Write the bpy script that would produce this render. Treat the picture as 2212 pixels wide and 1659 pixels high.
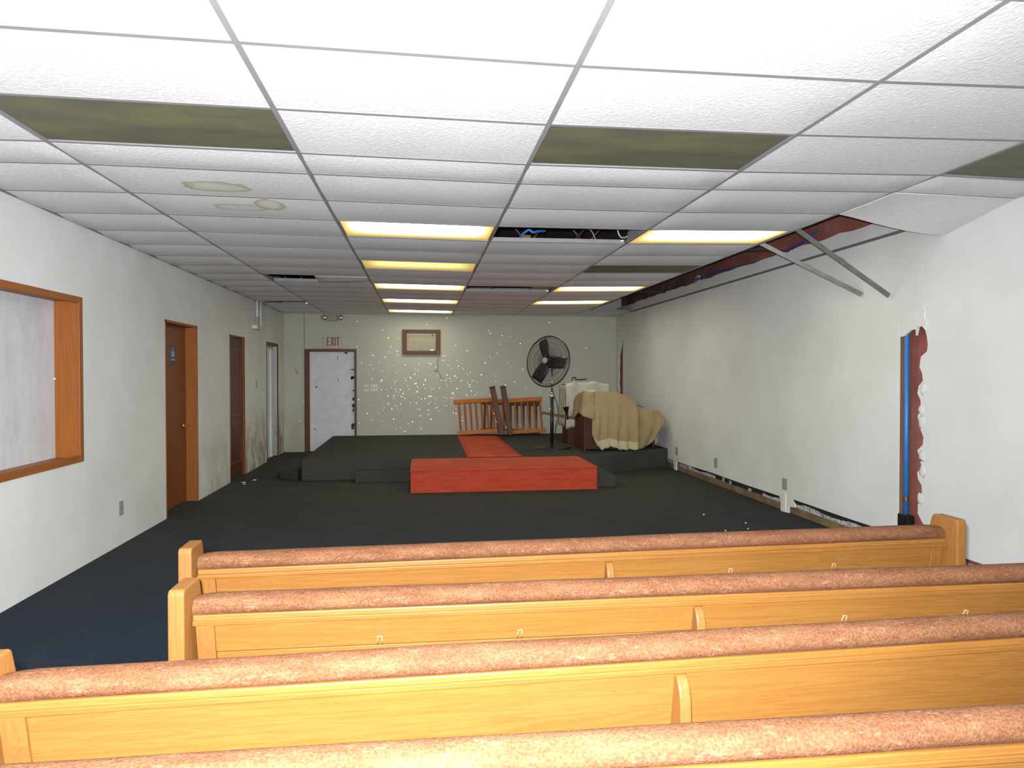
import bpy, bmesh, math, random
from mathutils import Vector, Matrix, noise
from mathutils.geometry import tessellate_polygon
R = math.radians
random.seed(7)
S = bpy.context.scene
for o in list(bpy.data.objects): bpy.data.objects.remove(o)
COL = S.collection

# ------------------------------------------------------------ camera, world, lights, exposure
YAW, PITCH, ROLL = 0.1281, -0.0152, -0.0005
cam_d = bpy.data.cameras.new('camera'); cam = bpy.data.objects.new('camera', cam_d); COL.objects.link(cam)
fw = Vector((math.sin(YAW)*math.cos(PITCH), math.cos(YAW)*math.cos(PITCH), math.sin(PITCH)))
rt = Vector((math.cos(YAW), -math.sin(YAW), 0)); up = rt.cross(fw)
rt, up = math.cos(ROLL)*rt + math.sin(ROLL)*up, -math.sin(ROLL)*rt + math.cos(ROLL)*up
cam.matrix_world = Matrix(((rt.x, up.x, -fw.x, 0), (rt.y, up.y, -fw.y, 0), (rt.z, up.z, -fw.z, 1.5), (0, 0, 0, 1)))
cam_d.sensor_width = 36; cam_d.lens = 36*1496.08/2212; cam_d.clip_start = 0.02
S.camera = cam
w = bpy.data.worlds.new('world'); S.world = w; w.use_nodes = True
w.node_tree.nodes['Background'].inputs[0].default_value = (0.6, 0.7, 0.8, 1)
w.node_tree.nodes['Background'].inputs[1].default_value = 0.05
S.view_settings.view_transform = 'Standard'; S.view_settings.look = 'None'
S.view_settings.exposure = 0.0; S.view_settings.gamma = 1; S.view_settings.use_curve_mapping = False

def lamp(name, kind, loc, power, color, size=None, rot=None, size_y=None):
    l = bpy.data.lights.new(name, kind); l.energy = power; l.color = color
    if kind == 'AREA':
        l.size = size
        if size_y: l.shape = 'RECTANGLE'; l.size_y = size_y
    else: l.shadow_soft_size = size
    o = bpy.data.objects.new(name, l); COL.objects.link(o); o.location = loc
    if rot: o.rotation_euler = rot
    return o
# the photographer's flash, just beside the lens, and an added cool fill from behind
fl = lamp('camera_flash', 'SPOT', (-0.04, -0.01, 1.56), 1500, (1.0, 0.99, 0.985), 0.02, (R(92), 0, R(3)))
fl.data.spot_size = R(160); fl.data.spot_blend = 1.0
lamp('ambient_fill', 'AREA', (0.4, -3.3, 1.5), 90, (0.86, 0.93, 1.0), 5.0, (R(90), 0, 0), 1.6)

# ------------------------------------------------------------ node helpers
def mat(name):
    m = bpy.data.materials.new(name); m.use_nodes = True
    nt = m.node_tree; return m, nt, nt.nodes['Principled BSDF']
def coords(nt, scale=(1, 1, 1), kind='Object', loc=(0, 0, 0), rot=(0, 0, 0)):
    if kind == 'World':
        g = nt.nodes.new('ShaderNodeNewGeometry'); src = g.outputs['Position']
    else:
        t = nt.nodes.new('ShaderNodeTexCoord'); src = t.outputs[kind]
    mp = nt.nodes.new('ShaderNodeMapping'); nt.links.new(src, mp.inputs[0])
    mp.inputs['Scale'].default_value = scale; mp.inputs['Location'].default_value = loc; mp.inputs['Rotation'].default_value = rot
    return mp.outputs[0]
def noise_f(nt, vec, scale, detail=4, rough=.55, dist=0.):
    n = nt.nodes.new('ShaderNodeTexNoise'); nt.links.new(vec, n.inputs['Vector'])
    n.inputs['Scale'].default_value = scale; n.inputs['Detail'].default_value = detail
    n.inputs['Roughness'].default_value = rough; n.inputs['Distortion'].default_value = dist
    return n.outputs['Fac']
def ramp(nt, fac, stops):
    r = nt.nodes.new('ShaderNodeValToRGB'); nt.links.new(fac, r.inputs[0])
    e = r.color_ramp.elements
    while len(e) < len(stops): e.new(0.5)
    for i, (p, c) in enumerate(stops):
        e[i].position = p; e[i].color = (c[0], c[1], c[2], 1) if not isinstance(c, (int, float)) else (c, c, c, 1)
    return r.outputs[0]
def mix(nt, fac, a, b, mode='MIX'):
    m = nt.nodes.new('ShaderNodeMix'); m.data_type = 'RGBA'; m.blend_type = mode
    if isinstance(fac, (int, float)): m.inputs[0].default_value = fac
    else: nt.links.new(fac, m.inputs[0])
    for i, v in ((6, a), (7, b)):
        if isinstance(v, tuple): m.inputs[i].default_value = (*v, 1)
        else: nt.links.new(v, m.inputs[i])
    return m.outputs[2]
def mth(nt, op, a, b=None, c=None):
    m = nt.nodes.new('ShaderNodeMath'); m.operation = op
    for i, v in enumerate((a, b, c)):
        if v is None: continue
        if isinstance(v, (int, float)): m.inputs[i].default_value = v
        else: nt.links.new(v, m.inputs[i])
    return m.outputs[0]
def bump(nt, b, h, strength=.3, dist=.01):
    n = nt.nodes.new('ShaderNodeBump'); n.inputs['Strength'].default_value = strength; n.inputs['Distance'].default_value = dist
    nt.links.new(h, n.inputs['Height']); nt.links.new(n.outputs[0], b.inputs['Normal'])
def simple(name, c, rough=.6, metal=0., var=.15, scale=8, bumpy=0, coat=0):
    m, nt, b = mat(name)
    v = coords(nt); n = noise_f(nt, v, scale)
    lo = tuple(x*(1-var) for x in c); hi = tuple(min(1, x*(1+var)) for x in c)
    nt.links.new(ramp(nt, n, [(.3, lo), (.7, hi)]), b.inputs['Base Color'])
    b.inputs['Roughness'].default_value = rough; b.inputs['Metallic'].default_value = metal
    if coat: b.inputs['Coat Weight'].default_value = coat
    if bumpy: bump(nt, b, noise_f(nt, v, scale*12), bumpy, .003)
    return m
def wood(name, light, dark, axis='X', gscale=9, rough=.4, worn=0, sheen=.3):
    m, nt, b = mat(name)
    st = {'X': (.30, 8, 8), 'Y': (8, .30, 8), 'Z': (8, 8, .30)}[axis]
    v = coords(nt, st)
    n1 = noise_f(nt, v, gscale*.35, 5, .6, 1.2)
    w_ = nt.nodes.new('ShaderNodeMath'); w_.operation = 'SINE'
    nt.links.new(mth(nt, 'MULTIPLY', n1, 42), w_.inputs[0])
    rings = mth(nt, 'MULTIPLY_ADD', w_.outputs[0], .5, .5)
    fine = noise_f(nt, coords(nt, tuple(x*3 for x in st)), gscale*3, 3, .7)
    big = noise_f(nt, coords(nt, (1, 1, 1)), 2.2, 2)
    f = mth(nt, 'ADD', mth(nt, 'MULTIPLY', rings, .2), mth(nt, 'MULTIPLY', fine, .5))
    f = mth(nt, 'ADD', f, mth(nt, 'MULTIPLY', big, .3))
    c = ramp(nt, f, [(.25, dark), (.75, light)])
    if worn:
        wn = noise_f(nt, coords(nt, (1.2, 8, 14)), 9, 5, .75)
        c = mix(nt, ramp(nt, wn, [(.66, 0.), (.74, worn)]), c, tuple(min(1, x*1.5+.03) for x in light))
    nt.links.new(c, b.inputs['Base Color']); b.inputs['Roughness'].default_value = rough
    b.inputs['Specular IOR Level'].default_value = sheen
    bump(nt, b, fine, .12, .002)
    return m

# ------------------------------------------------------------ materials
def wall_mat():
    m, nt, b = mat('painted_wall')
    v = coords(nt, kind='World')
    n = noise_f(nt, v, 1.3, 5, .6); n2 = noise_f(nt, v, 60, 3)
    c = ramp(nt, n, [(.3, (.64, .655, .64)), (.7, (.73, .75, .75))])
    sp = nt.nodes.new('ShaderNodeSeparateXYZ'); g = nt.nodes.new('ShaderNodeNewGeometry'); nt.links.new(g.outputs['Position'], sp.inputs[0])
    # mildew and damp marks low on the left wall and its far end
    low = mth(nt, 'SUBTRACT', 1.0, mth(nt, 'MULTIPLY', sp.outputs[2], 1.0))
    far = mth(nt, 'MULTIPLY', mth(nt, 'SUBTRACT', sp.outputs[1], 8.0), .22)
    left = mth(nt, 'MULTIPLY', mth(nt, 'SUBTRACT', -1.9, sp.outputs[0]), 3.0)
    for q in (low, far, left): q.node.use_clamp = True
    st = mth(nt, 'MULTIPLY', mth(nt, 'MULTIPLY', low, far), left)
    dn = noise_f(nt, coords(nt, (1, 1, .6), 'World'), 4.5, 6, .7)
    k = mth(nt, 'MULTIPLY', ramp(nt, dn, [(.38, 0.), (.58, 1.)]), mth(nt, 'MINIMUM', mth(nt, 'MULTIPLY', st, 1.7), .9))
    c = mix(nt, k, c, (.27, .235, .13))
    yel = mth(nt, 'MULTIPLY', ramp(nt, noise_f(nt, v, .8, 3), [(.4, 0.), (.7, .45)]), far)
    c = mix(nt, yel, c, (.50, .49, .40))
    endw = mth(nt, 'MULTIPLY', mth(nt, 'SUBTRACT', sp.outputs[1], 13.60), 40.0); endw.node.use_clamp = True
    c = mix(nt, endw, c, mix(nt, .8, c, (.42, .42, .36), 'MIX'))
    nt.links.new(c, b.inputs['Base Color']); b.inputs['Roughness'].default_value = .75
    bump(nt, b, n2, .25, .004)
    return m
def panel_mat():
    m, nt, b = mat('grey_white_board')
    v = coords(nt, (3, 3, 1), kind='World'); n = noise_f(nt, v, 3.5, 6, .65)
    nt.links.new(ramp(nt, n, [(.3, (.52, .54, .57)), (.7, (.66, .68, .71))]), b.inputs['Base Color'])
    b.inputs['Roughness'].default_value = .6
    return m
def tile_mat(name, stains=()):
    m, nt, b = mat(name)
    v = coords(nt, (1, 1, 1), 'World')
    n = noise_f(nt, coords(nt, (60, 42, 60), 'World', rot=(0, 0, .5)), 1.0, 2, .5)
    base = ramp(nt, noise_f(nt, v, 1.1, 3), [(.3, (.70, .715, .73)), (.7, (.78, .79, .795))])
    base = mix(nt, ramp(nt, n, [(.56, 0.), (.66, .5)]), base, (.92, .93, .94))
    for (cx, cy, rx, ry, s) in stains:
        sc = nt.nodes.new('ShaderNodeSeparateXYZ')
        wob = nt.nodes.new('ShaderNodeTexNoise'); wob.inputs['Scale'].default_value = 9; nt.links.new(v, wob.inputs['Vector'])
        g = nt.nodes.new('ShaderNodeNewGeometry'); nt.links.new(g.outputs['Position'], sc.inputs[0])
        dx = mth(nt, 'DIVIDE', mth(nt, 'SUBTRACT', sc.outputs[0], cx), rx)
        dy = mth(nt, 'DIVIDE', mth(nt, 'SUBTRACT', sc.outputs[1], cy), ry)
        d = mth(nt, 'SQRT', mth(nt, 'ADD', mth(nt, 'MULTIPLY', dx, dx), mth(nt, 'MULTIPLY', dy, dy)))
        d = mth(nt, 'ADD', d, mth(nt, 'MULTIPLY', mth(nt, 'SUBTRACT', wob.outputs['Fac'], .5), .7))
        f = ramp(nt, d, [(.0, .12*s), (.62, .25*s), (.88, .85*s), (.97, 1.*s), (1.0, 0.)])
        base = mix(nt, f, base, (.50, .46, .30))
    nt.links.new(base, b.inputs['Base Color']); b.inputs['Roughness'].default_value = .8
    bump(nt, b, noise_f(nt, coords(nt, (75, 50, 75), 'World', rot=(0, 0, .5)), 1.0, 2, .5), .5, .006)
    return m
def carpet_mat():
    m, nt, b = mat('blue_grey_carpet')
    v = coords(nt, kind='World')
    fine = noise_f(nt, v, 240, 2); pat = noise_f(nt, coords(nt, (1, .5, 1), 'World'), 1.2, 6, .65)
    c = ramp(nt, pat, [(.3, (.015, .022, .036)), (.55, (.021, .029, .043)), (.8, (.032, .038, .048))])
    sp = nt.nodes.new('ShaderNodeSeparateXYZ'); g = nt.nodes.new('ShaderNodeNewGeometry'); nt.links.new(g.outputs['Position'], sp.inputs[0])
    far = mth(nt, 'MULTIPLY', mth(nt, 'SUBTRACT', sp.outputs[1], 4.0), .22); far.node.use_clamp = True
    dust = mth(nt, 'MULTIPLY', far, ramp(nt, noise_f(nt, v, 1.8, 6, .7), [(.2, .55), (.7, 1.)]))
    c = mix(nt, dust, c, (.064, .063, .054))
    c = mix(nt, .55, c, ramp(nt, fine, [(.3, .25), (.7, 1.)]), 'MULTIPLY')
    c = mix(nt, 1.0, c, (1.45, 1.45, 1.45), 'MULTIPLY')
    nt.links.new(c, b.inputs['Base Color']); b.inputs['Roughness'].default_value = .95
    b.inputs['Specular IOR Level'].default_value = .1
    bump(nt, b, fine, .8, .01)
    return m
def fabric_roll():
    m, nt, b = mat('rose_tan_upholstery')
    v = coords(nt)
    fine = noise_f(nt, coords(nt, (1, 1, 1)), 170, 3); big = noise_f(nt, coords(nt, (2, 8, 8)), 3, 5, .6)
    c = ramp(nt, big, [(.3, (.115, .045, .021)), (.7, (.175, .082, .041))])
    wear = noise_f(nt, coords(nt, (3.5, 9, 9)), 6, 7, .8)
    c = mix(nt, ramp(nt, wear, [(.56, 0.), (.70, .8)]), c, (.32, .185, .12))
    c = mix(nt, .7, c, ramp(nt, fine, [(.35, .35), (.65, 1.)]), 'MULTIPLY')
    c = mix(nt, 1.0, c, (1.3, 1.3, 1.3), 'MULTIPLY')
    nt.links.new(c, b.inputs['Base Color']); b.inputs['Roughness'].default_value = .9
    b.inputs['Specular IOR Level'].default_value = .15
    bump(nt, b, fine, .6, .004)
    return m
def red_carpet():
    m, nt, b = mat('red_carpet')
    v = coords(nt, kind='World')
    n = noise_f(nt, coords(nt, (.8, .8, 5), 'World'), 5, 5, .7); fine = noise_f(nt, v, 200, 2)
    c = ramp(nt, n, [(.25, (.38, .034, .014)), (.75, (.64, .082, .026))])
    c = mix(nt, .4, c, ramp(nt, fine, [(.3, .4), (.7, 1.)]), 'MULTIPLY')
    nt.links.new(c, b.inputs['Base Color']); b.inputs['Roughness'].default_value = .9
    bump(nt, b, fine, .5, .006)
    return m
def red_board():
    m, nt, b = mat('red_brown_backing')
    v = coords(nt, (1, .5, 1), kind='World')
    n = noise_f(nt, v, 3.0, 6, .7)
    c = ramp(nt, n, [(.3, (.20, .065, .05)), (.5, (.30, .10, .078)), (.75, (.36, .18, .15))])
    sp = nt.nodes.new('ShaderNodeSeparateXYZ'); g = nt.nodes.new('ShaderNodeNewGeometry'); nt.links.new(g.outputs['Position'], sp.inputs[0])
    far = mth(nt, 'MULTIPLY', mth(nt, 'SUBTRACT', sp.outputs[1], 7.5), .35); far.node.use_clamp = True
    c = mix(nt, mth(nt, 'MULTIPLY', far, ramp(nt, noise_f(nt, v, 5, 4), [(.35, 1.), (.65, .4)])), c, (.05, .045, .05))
    nt.links.new(c, b.inputs['Base Color']); b.inputs['Roughness'].default_value = .8
    bump(nt, b, n, .4, .02)
    return m
def lit_diffuser(name, gain, cx, cy, mid=(1., .98, .80)):
    # prismatic lens lit by tubes behind it: brightest along the tubes, yellowed towards its rim
    m, nt, b = mat(name)
    t = nt.nodes.new('ShaderNodeTexCoord'); sp = nt.nodes.new('ShaderNodeSeparateXYZ'); nt.links.new(t.outputs['Object'], sp.inputs[0])
    ex = mth(nt, 'SUBTRACT', 1.0, mth(nt, 'POWER', mth(nt, 'ABSOLUTE', mth(nt, 'DIVIDE', sp.outputs[0], cx)), 8.0))
    ey = mth(nt, 'SUBTRACT', 1.0, mth(nt, 'POWER', mth(nt, 'ABSOLUTE', mth(nt, 'DIVIDE', mth(nt, 'ADD', sp.outputs[1], .10), cy)), 2.2))
    f = mth(nt, 'MULTIPLY', ex, ey); f.node.use_clamp = True
    c = ramp(nt, f, [(0., (  .60, .37, .05)), (.35, (.95, .66, .17)), (.7, (.96, mid[1]*.94, mid[2]*.62)), (1., mid)])
    nt.links.new(c, b.inputs['Emission Color'])
    nt.links.new(mth(nt, 'MULTIPLY_ADD', mth(nt, 'POWER', f, 5.0), gain*1.9, 1.0 if gain > 1 else .6), b.inputs['Emission Strength'])
    b.inputs['Base Color'].default_value = (.25, .22, .12, 1); b.inputs['Roughness'].default_value = .4
    return m
def dark_diffuser():
    m, nt, b = mat('unlit_olive_diffuser')
    v = coords(nt, (.8, 2.5, 1)); n = noise_f(nt, v, 2.0, 3)
    fine = noise_f(nt, coords(nt, kind='World'), 120, 2)
    c = ramp(nt, n, [(.35, (.115, .11, .085)), (.65, (.165, .165, .085))])
    nt.links.new(c, b.inputs['Base Color']); b.inputs['Roughness'].default_value = .55
    b.inputs['Specular IOR Level'].default_value = .2
    bump(nt, b, fine, .2, .002)
    return m

M = dict(
    wall=wall_mat(), board=panel_mat(), tile=tile_mat('ceiling_tile_white'),
    tile_s=tile_mat('ceiling_tile_stained', [(-1.26, 4.49, .21, .13, 1.), (-1.24, 5.02, .19, .10, .8), (-1.03, 4.92, .10, .14, 1.)]),
    grid=simple('grid_painted_metal', (.255, .26, .275), .5, 0, .06), metal=simple('bare_galvanised_metal', (.17, .17, .165), .4, .6, .2),
    carpet=carpet_mat(), roll=fabric_roll(), red=red_carpet(), redboard=red_board(),
    pew=wood('honey_oak', (.265, .127, .031), (.19, .080, .017), 'X', 9, .42, worn=.6),
    pewz=wood('honey_oak_upright', (.27, .125, .034), (.19, .078, .020), 'Z', 9, .42, worn=.6),
    door=wood('red_brown_door_wood', (.235, .072, .020), (.155, .043, .013), 'Z', 5, .4),
    trimw=wood('orange_brown_trim_wood', (.34, .112, .018), (.23, .07, .012), 'Z', 6, .45),
    trimwy=wood('orange_brown_trim_wood_flat', (.33, .115, .030), (.23, .075, .02), 'Y', 6, .45),
    darkwood=wood('dark_brown_wood', (.12, .045, .016), (.07, .026, .010), 'Z', 7, .45),
    rail=wood('orange_railing_wood', (.48, .16, .018), (.36, .10, .012), 'X', 7, .4),
    railz=wood('orange_railing_upright', (.42, .13, .016), (.30, .08, .010), 'Z', 7, .4),
    newel=wood('dark_newel_wood', (.12, .05, .026), (.07, .03, .017), 'Z', 7, .45),
    plate=simple('sill_plate_wood', (.17, .115, .06), .8, 0, .4, 5, .5),
    residue=simple('white_plaster_residue', (.45, .45, .46), .9, 0, .5, 25, .6),
    black=simple('black_metal', (.012, .012, .012), .35), chrome=simple('chrome', (.75, .75, .75), .12, 1., .03),
    gapshade=simple('painted_gap_shade', (.02, .018, .015), .9), deck=simple('dark_roof_deck', (.035, .03, .026), .9, 0, .4, 3),
    lit=lit_diffuser('lit_diffuser_bright', 6.5,   .60, .37), litdim=lit_diffuser('lit_diffuser_dim', .45,   .60, .37, (.95, .80, .30)), unlit=dark_diffuser(),
    blue=simple('blue_plastic_pipe', (.03, .17, .52), .4, 0, .15), bluec=simple('blue_cable_jacket', (.02, .07, .38), .5, 0, .15),
    brass=simple('brass', (.75, .55, .2), .2, 1., .05), white=simple('white_plastic', (.62, .62, .60), .45, 0, .05),
    greyp=simple('grey_plastic', (.30, .30, .29), .5, 0, .08), cream=simple('cream_plastic', (.29, .26, .145), .45, 0, .2, 10),
    redletter=simple('dark_red_lettering', (.16, .03, .03), .5), signface=simple('cream_sign_face', (.46, .42, .34), .5, 0, .08),
    whitedoor=simple('white_painted_door', (.60, .63, .68), .6, 0, .08, 6), peel=simple('peeled_brown_wood', (.05, .032, .028), .8, 0, .4, 20),
    stud=wood('stud_wood', (.21, .11, .06), (.13, .065, .035), 'Z', 6, .8), mud=simple('white_joint_compound', (.82, .83, .83), .8, 0, .04, 12, .3),
    organ=wood('organ_walnut', (.085, .024, .012), (.05, .014, .008), 'Z', 6, .45), signblue=simple('dark_blue_sign', (.03, .045, .09), .4),
    signw=simple('pale_sign_print', (.30, .33, .38), .5), clear=simple('clear_plastic_clip', (.45, .30, .15), .2, 0, .1),
    wirew=simple('white_wire', (.45, .44, .42), .5, 0, .1), brownpipe=simple('brown_pipe', (.16, .08, .035), .6, 0, .3),
    stripm=simple('dark_wall_angle_metal', (.17, .165, .16), .5, 0, .15), glint=simple('crumpled_foil', (.85, .85, .85), .22, 1., .05),
)
def cloth_mat(name, a, c):
    m, nt, b = mat(name); v = coords(nt, (1, 1, 1))
    n = noise_f(nt, v, 4, 5, .6); f = noise_f(nt, v, 200, 2)
    nt.links.new(ramp(nt, n, [(.3, a), (.7, c)]), b.inputs['Base Color']); b.inputs['Roughness'].default_value = .9
    bump(nt, b, f, .3, .003); return m
M['sheet'] = cloth_mat('beige_sheet', (.29, .215, .105), (.35, .27, .145))
M['hem'] = cloth_mat('pale_hem', (.46, .42, .24), (.52, .48, .30))
M['dropcloth'] = cloth_mat('spattered_dropcloth', (.33, .31, .26), (.52, .50, .44))

# ------------------------------------------------------------ mesh helpers
class MB:
    def __init__(s): s.v = []; s.f = []; s.m = []
    def add(s, vs, fs, mi=0):
        o = len(s.v); s.v += [tuple(x) for x in vs]; s.f += [tuple(i+o for i in f) for f in fs]; s.m += [mi]*len(fs); return s
    def box(s, x0, x1, y0, y1, z0, z1, mi=0):
        x0, x1 = sorted((x0, x1)); y0, y1 = sorted((y0, y1)); z0, z1 = sorted((z0, z1))
        return s.add([(x0, y0, z0), (x1, y0, z0), (x1, y1, z0), (x0, y1, z0), (x0, y0, z1), (x1, y0, z1), (x1, y1, z1), (x0, y1, z1)],
              [(0, 3, 2, 1), (4, 5, 6, 7), (0, 1, 5, 4), (1, 2, 6, 5), (2, 3, 7, 6), (3, 0, 4, 7)], mi)
    def prism(s, pts, a0, a1, axis='x', mi=0):
        n = len(pts)
        def P(p, a): return {'x': (a, p[0], p[1]), 'y': (p[0], a, p[1]), 'z': (p[0], p[1], a)}[axis]
        vs = [P(p, a0) for p in pts] + [P(p, a1) for p in pts]
        fs = [(i, (i+1) % n, (i+1) % n+n, i+n) for i in range(n)]
        for t in tessellate_polygon([[Vector((*p, 0)) for p in pts]]):
            fs.append(tuple(t)[::-1]); fs.append(tuple(i+n for i in t))
        return s.add(vs, fs, mi)
    def tube(s, path, r, n=8, mi=0, cap=True):
        path = [Vector(p) for p in path]; rings = []
        rr = r if isinstance(r, (list, tuple)) else [r]*len(path)
        prev = None; base = len(s.v)
        for i, p in enumerate(path):
            t = (path[min(i+1, len(path)-1)] - path[max(i-1, 0)]).normalized()
            if prev is None:
                a = t.orthogonal().normalized()
            else:
                a = (prev - t*prev.dot(t)).normalized()
            prev = a; b = t.cross(a)
            for k in range(n):
                th = 2*math.pi*k/n; s.v.append(tuple(p + (a*math.cos(th)+b*math.sin(th))*rr[i]))
        for i in range(len(path)-1):
            for k in range(n):
                s.f.append((base+i*n+k, base+i*n+(k+1) % n, base+(i+1)*n+(k+1) % n, base+(i+1)*n+k)); s.m.append(mi)
        if cap:
            s.f.append(tuple(base+k for k in range(n))[::-1]); s.m.append(mi)
            s.f.append(tuple(base+(len(path)-1)*n+k for k in range(n))); s.m.append(mi)
        return s
    def lathe(s, prof, c=(0, 0, 0), n=24, axis='z', mi=0):
        base = len(s.v)
        for (r, h) in prof:
            for k in range(n):
                th = 2*math.pi*k/n; x, y = r*math.cos(th), r*math.sin(th)
                p = (x, y, h) if axis == 'z' else (x, h, y)
                s.v.append((p[0]+c[0], p[1]+c[1], p[2]+c[2]))
        for i in range(len(prof)-1):
            for k in range(n):
                s.f.append((base+i*n+k, base+i*n+(k+1) % n, base+(i+1)*n+(k+1) % n, base+(i+1)*n+k)); s.m.append(mi)
        return s
    def grid(s, fn, nu, nv, mi=0):
        base = len(s.v)
        for j in range(nv+1):
            for i in range(nu+1): s.v.append(tuple(fn(i/nu, j/nv)))
        for j in range(nv):
            for i in range(nu):
                a = base+j*(nu+1)+i; s.f.append((a, a+1, a+nu+2, a+nu+1)); s.m.append(mi)
        return s
    def build(s, name, mats, parent=None, smooth=False, bevel=0, loc=None, rot=None, solid=0, fixn=True):
        me = bpy.data.meshes.new(name); me.from_pydata(s.v, [], s.f)
        ms = mats if isinstance(mats, (list, tuple)) else [mats]
        for m in ms: me.materials.append(m)
        for p, mi in zip(me.polygons, s.m): p.material_index = mi; p.use_smooth = smooth
        if fixn:
            bm = bmesh.new(); bm.from_mesh(me)
            if smooth: bmesh.ops.remove_doubles(bm, verts=bm.verts, dist=1e-5)
            bmesh.ops.recalc_face_normals(bm, faces=bm.faces); bm.to_mesh(me); bm.free()
        o = bpy.data.objects.new(name, me); COL.objects.link(o)
        if parent: o.parent = parent
        if loc: o.location = loc
        if rot: o.rotation_euler = rot
        if solid:
            md = o.modifiers.new('solid', 'SOLIDIFY'); md.thickness = solid; md.offset = 0
        if bevel:
            md = o.modifiers.new('bevel', 'BEVEL'); md.width = bevel; md.segments = 2; md.limit_method = 'ANGLE'; md.harden_normals = False
        return o
def tag(o, label=None, cat=None, group=None, kind=None):
    if label: o['label'] = label
    if cat: o['category'] = cat
    if group: o['group'] = group
    if kind: o['kind'] = kind
    return o
def thing(name, label, cat, loc=(0, 0, 0), rot=None, group=None):
    o = bpy.data.objects.new(name, None); COL.objects.link(o); o.location = loc; o.empty_display_size = .1
    if rot: o.rotation_euler = rot
    return tag(o, label, cat, group)
def B(*a): return MB().box(*a)

# ------------------------------------------------------------ the room shell
XL, XR, YF, YB, ZC = -2.63, 3.89, 13.65, -3.4, 2.65
ZD = 3.3
def wall_poly(name, outer, holes, x0, x1, m, parent=None, plane='x'):
    polys = [outer] + holes
    flat = [p for pl in polys for p in pl]
    tris = tessellate_polygon([[Vector((*p, 0)) for p in pl] for pl in polys])
    n = len(flat); P = (lambda p, a: (a, p[0], p[1])) if plane == 'x' else (lambda p, a: (p[0], a, p[1]))
    mb = MB(); fs = [tuple(t) for t in tris] + [tuple(i+n for i in t)[::-1] for t in tris]
    o = 0
    for pl in polys:
        k = len(pl)
        for i in range(k): fs.append((o+i, o+(i+1) % k, o+(i+1) % k+n, o+i+n))
        o += k
    mb.add([P(p, x0) for p in flat] + [P(p, x1) for p in flat], fs)
    return mb.build(name, m, parent)
def rect(a0, a1, b0, b1): return [(a0, b0), (a1, b0), (a1, b1), (a0, b1)]

floor = tag(MB().grid(lambda u, v: (XL-.30+(XR-XL+.50)*u, YB+(YF-YB+.1)*v, 0), 4, 8).build('floor', M['carpet']), kind='structure')
# make the floor a slab
floor.modifiers.new('slab', 'SOLIDIFY').thickness = .05; floor.modifiers['slab'].offset = -1
W_Y0, W_Y1, W_Z0, W_Z1 = 3.3, 5.757, .83, 2.08
wall_left = tag(wall_poly('wall_left', rect(YB, YF, -.04, ZD), [rect(W_Y0, W_Y1, W_Z0, W_Z1), rect(7.53, 8.56, -.03, 2.06), rect(9.93, 10.74, -.03, 2.04), rect(12.2, 13.12, -.03, 2.04)],
    XL, XL-.26, M['wall']), kind='structure')
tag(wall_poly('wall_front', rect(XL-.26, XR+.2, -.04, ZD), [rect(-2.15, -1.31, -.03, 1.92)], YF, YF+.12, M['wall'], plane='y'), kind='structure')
tag(B(XL-.2, XR+.2, YB-.1, YB, 0, ZD).build('wall_back', M['wall']), kind='structure')
# right wall: drywall with a ragged cut top, a cut foot, and two slots torn open
rnd = random.Random(3)
def rag(y0, y1, z, n, amp):
    return [(y0+(y1-y0)*i/n, z+rnd.uniform(-amp, amp)) for i in range(n+1)]
top = [(4.35, ZD), (4.4, 2.93)] + rag(4.6, 13.1, 2.81, 40, .012) + [(13.64, 2.82), (13.64, 0)]
outer = [(YB, 0), (YB, ZD)] + top
# foot cut between y 11 and y 4.4 with the white pillar patches left standing
foot = [(11.2, 0), (11.2, .14), (10.42, .135), (10.40, .0), (10.30, 0), (10.30, .135), (9.0, .15), (8.0, .145), (7.17, .15), (7.13, .10), (7.13, 0), (6.98, 0), (6.98, .07), (6.84, .085), (6.86, .12), (6.93, .165),
        (6.0, .16), (5.2, .165), (4.3, .16), (4.3, 0)]
outer = outer + foot
slot = [(5.262, .20), (5.262, 1.80), (5.20, 1.80), (5.12, 1.845), (5.06, 1.85), (5.06, 1.80), (5.035, 1.875), (4.975, 1.885)]
z = 1.84
prof = [(.0, 4.955), (.06, 4.935), (.12, 4.925), (.17, 4.935), (.21, 5.0), (.29, 5.015), (.34, 4.985), (.40, 4.975), (.44, 5.02), (.50, 5.035), (.55, 5.0), (.62, 4.995), (.68, 5.03), (.76, 5.01), (.84, 4.965), (.9, 4.97),
        (.95, 5.03), (1.02, 5.0), (1.08, 4.98), (1.13, 5.03), (1.18, 5.02), (1.22, 4.98), (1.28, 4.975), (1.34, 4.985), (1.38, 5.02), (1.45, 5.02), (1.5, 4.98), (1.54, 4.94), (1.58, 4.95)]
slot += [(y, z-d) for d, y in prof] + [(4.95, .20)]
slot2 = [(13.19, .7), (13.19, 2.24)] + [(13.25+.018*math.sin(k*1.7)+.20*min(1, k/5)+rnd.uniform(-.02, .02), 2.2-k*.075) for k in range(20)] + [(13.45, .7)]
wall_right = tag(wall_poly('wall_right', outer, [slot, slot2], XR, XR+.02, M['wall']), kind='structure')
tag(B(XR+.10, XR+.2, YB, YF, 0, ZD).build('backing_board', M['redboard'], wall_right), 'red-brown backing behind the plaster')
tag(B(XR+.0215, XR+.03, 13.15, 13.60, .6, 2.4).build('backing_board', simple('dull_red_backing', (.20, .065, .05), .8, 0, .3, 5), wall_right))
tag(B(XR+.021, XR+.099, 5.232, 5.30, .09, 2.8).build('stud', M['stud'], wall_right, bevel=.004))
tag(B(XR+.021, XR+.099, 4.88, 4.935, .09, 2.8).build('stud', M['stud'], wall_right, bevel=.004))
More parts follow.
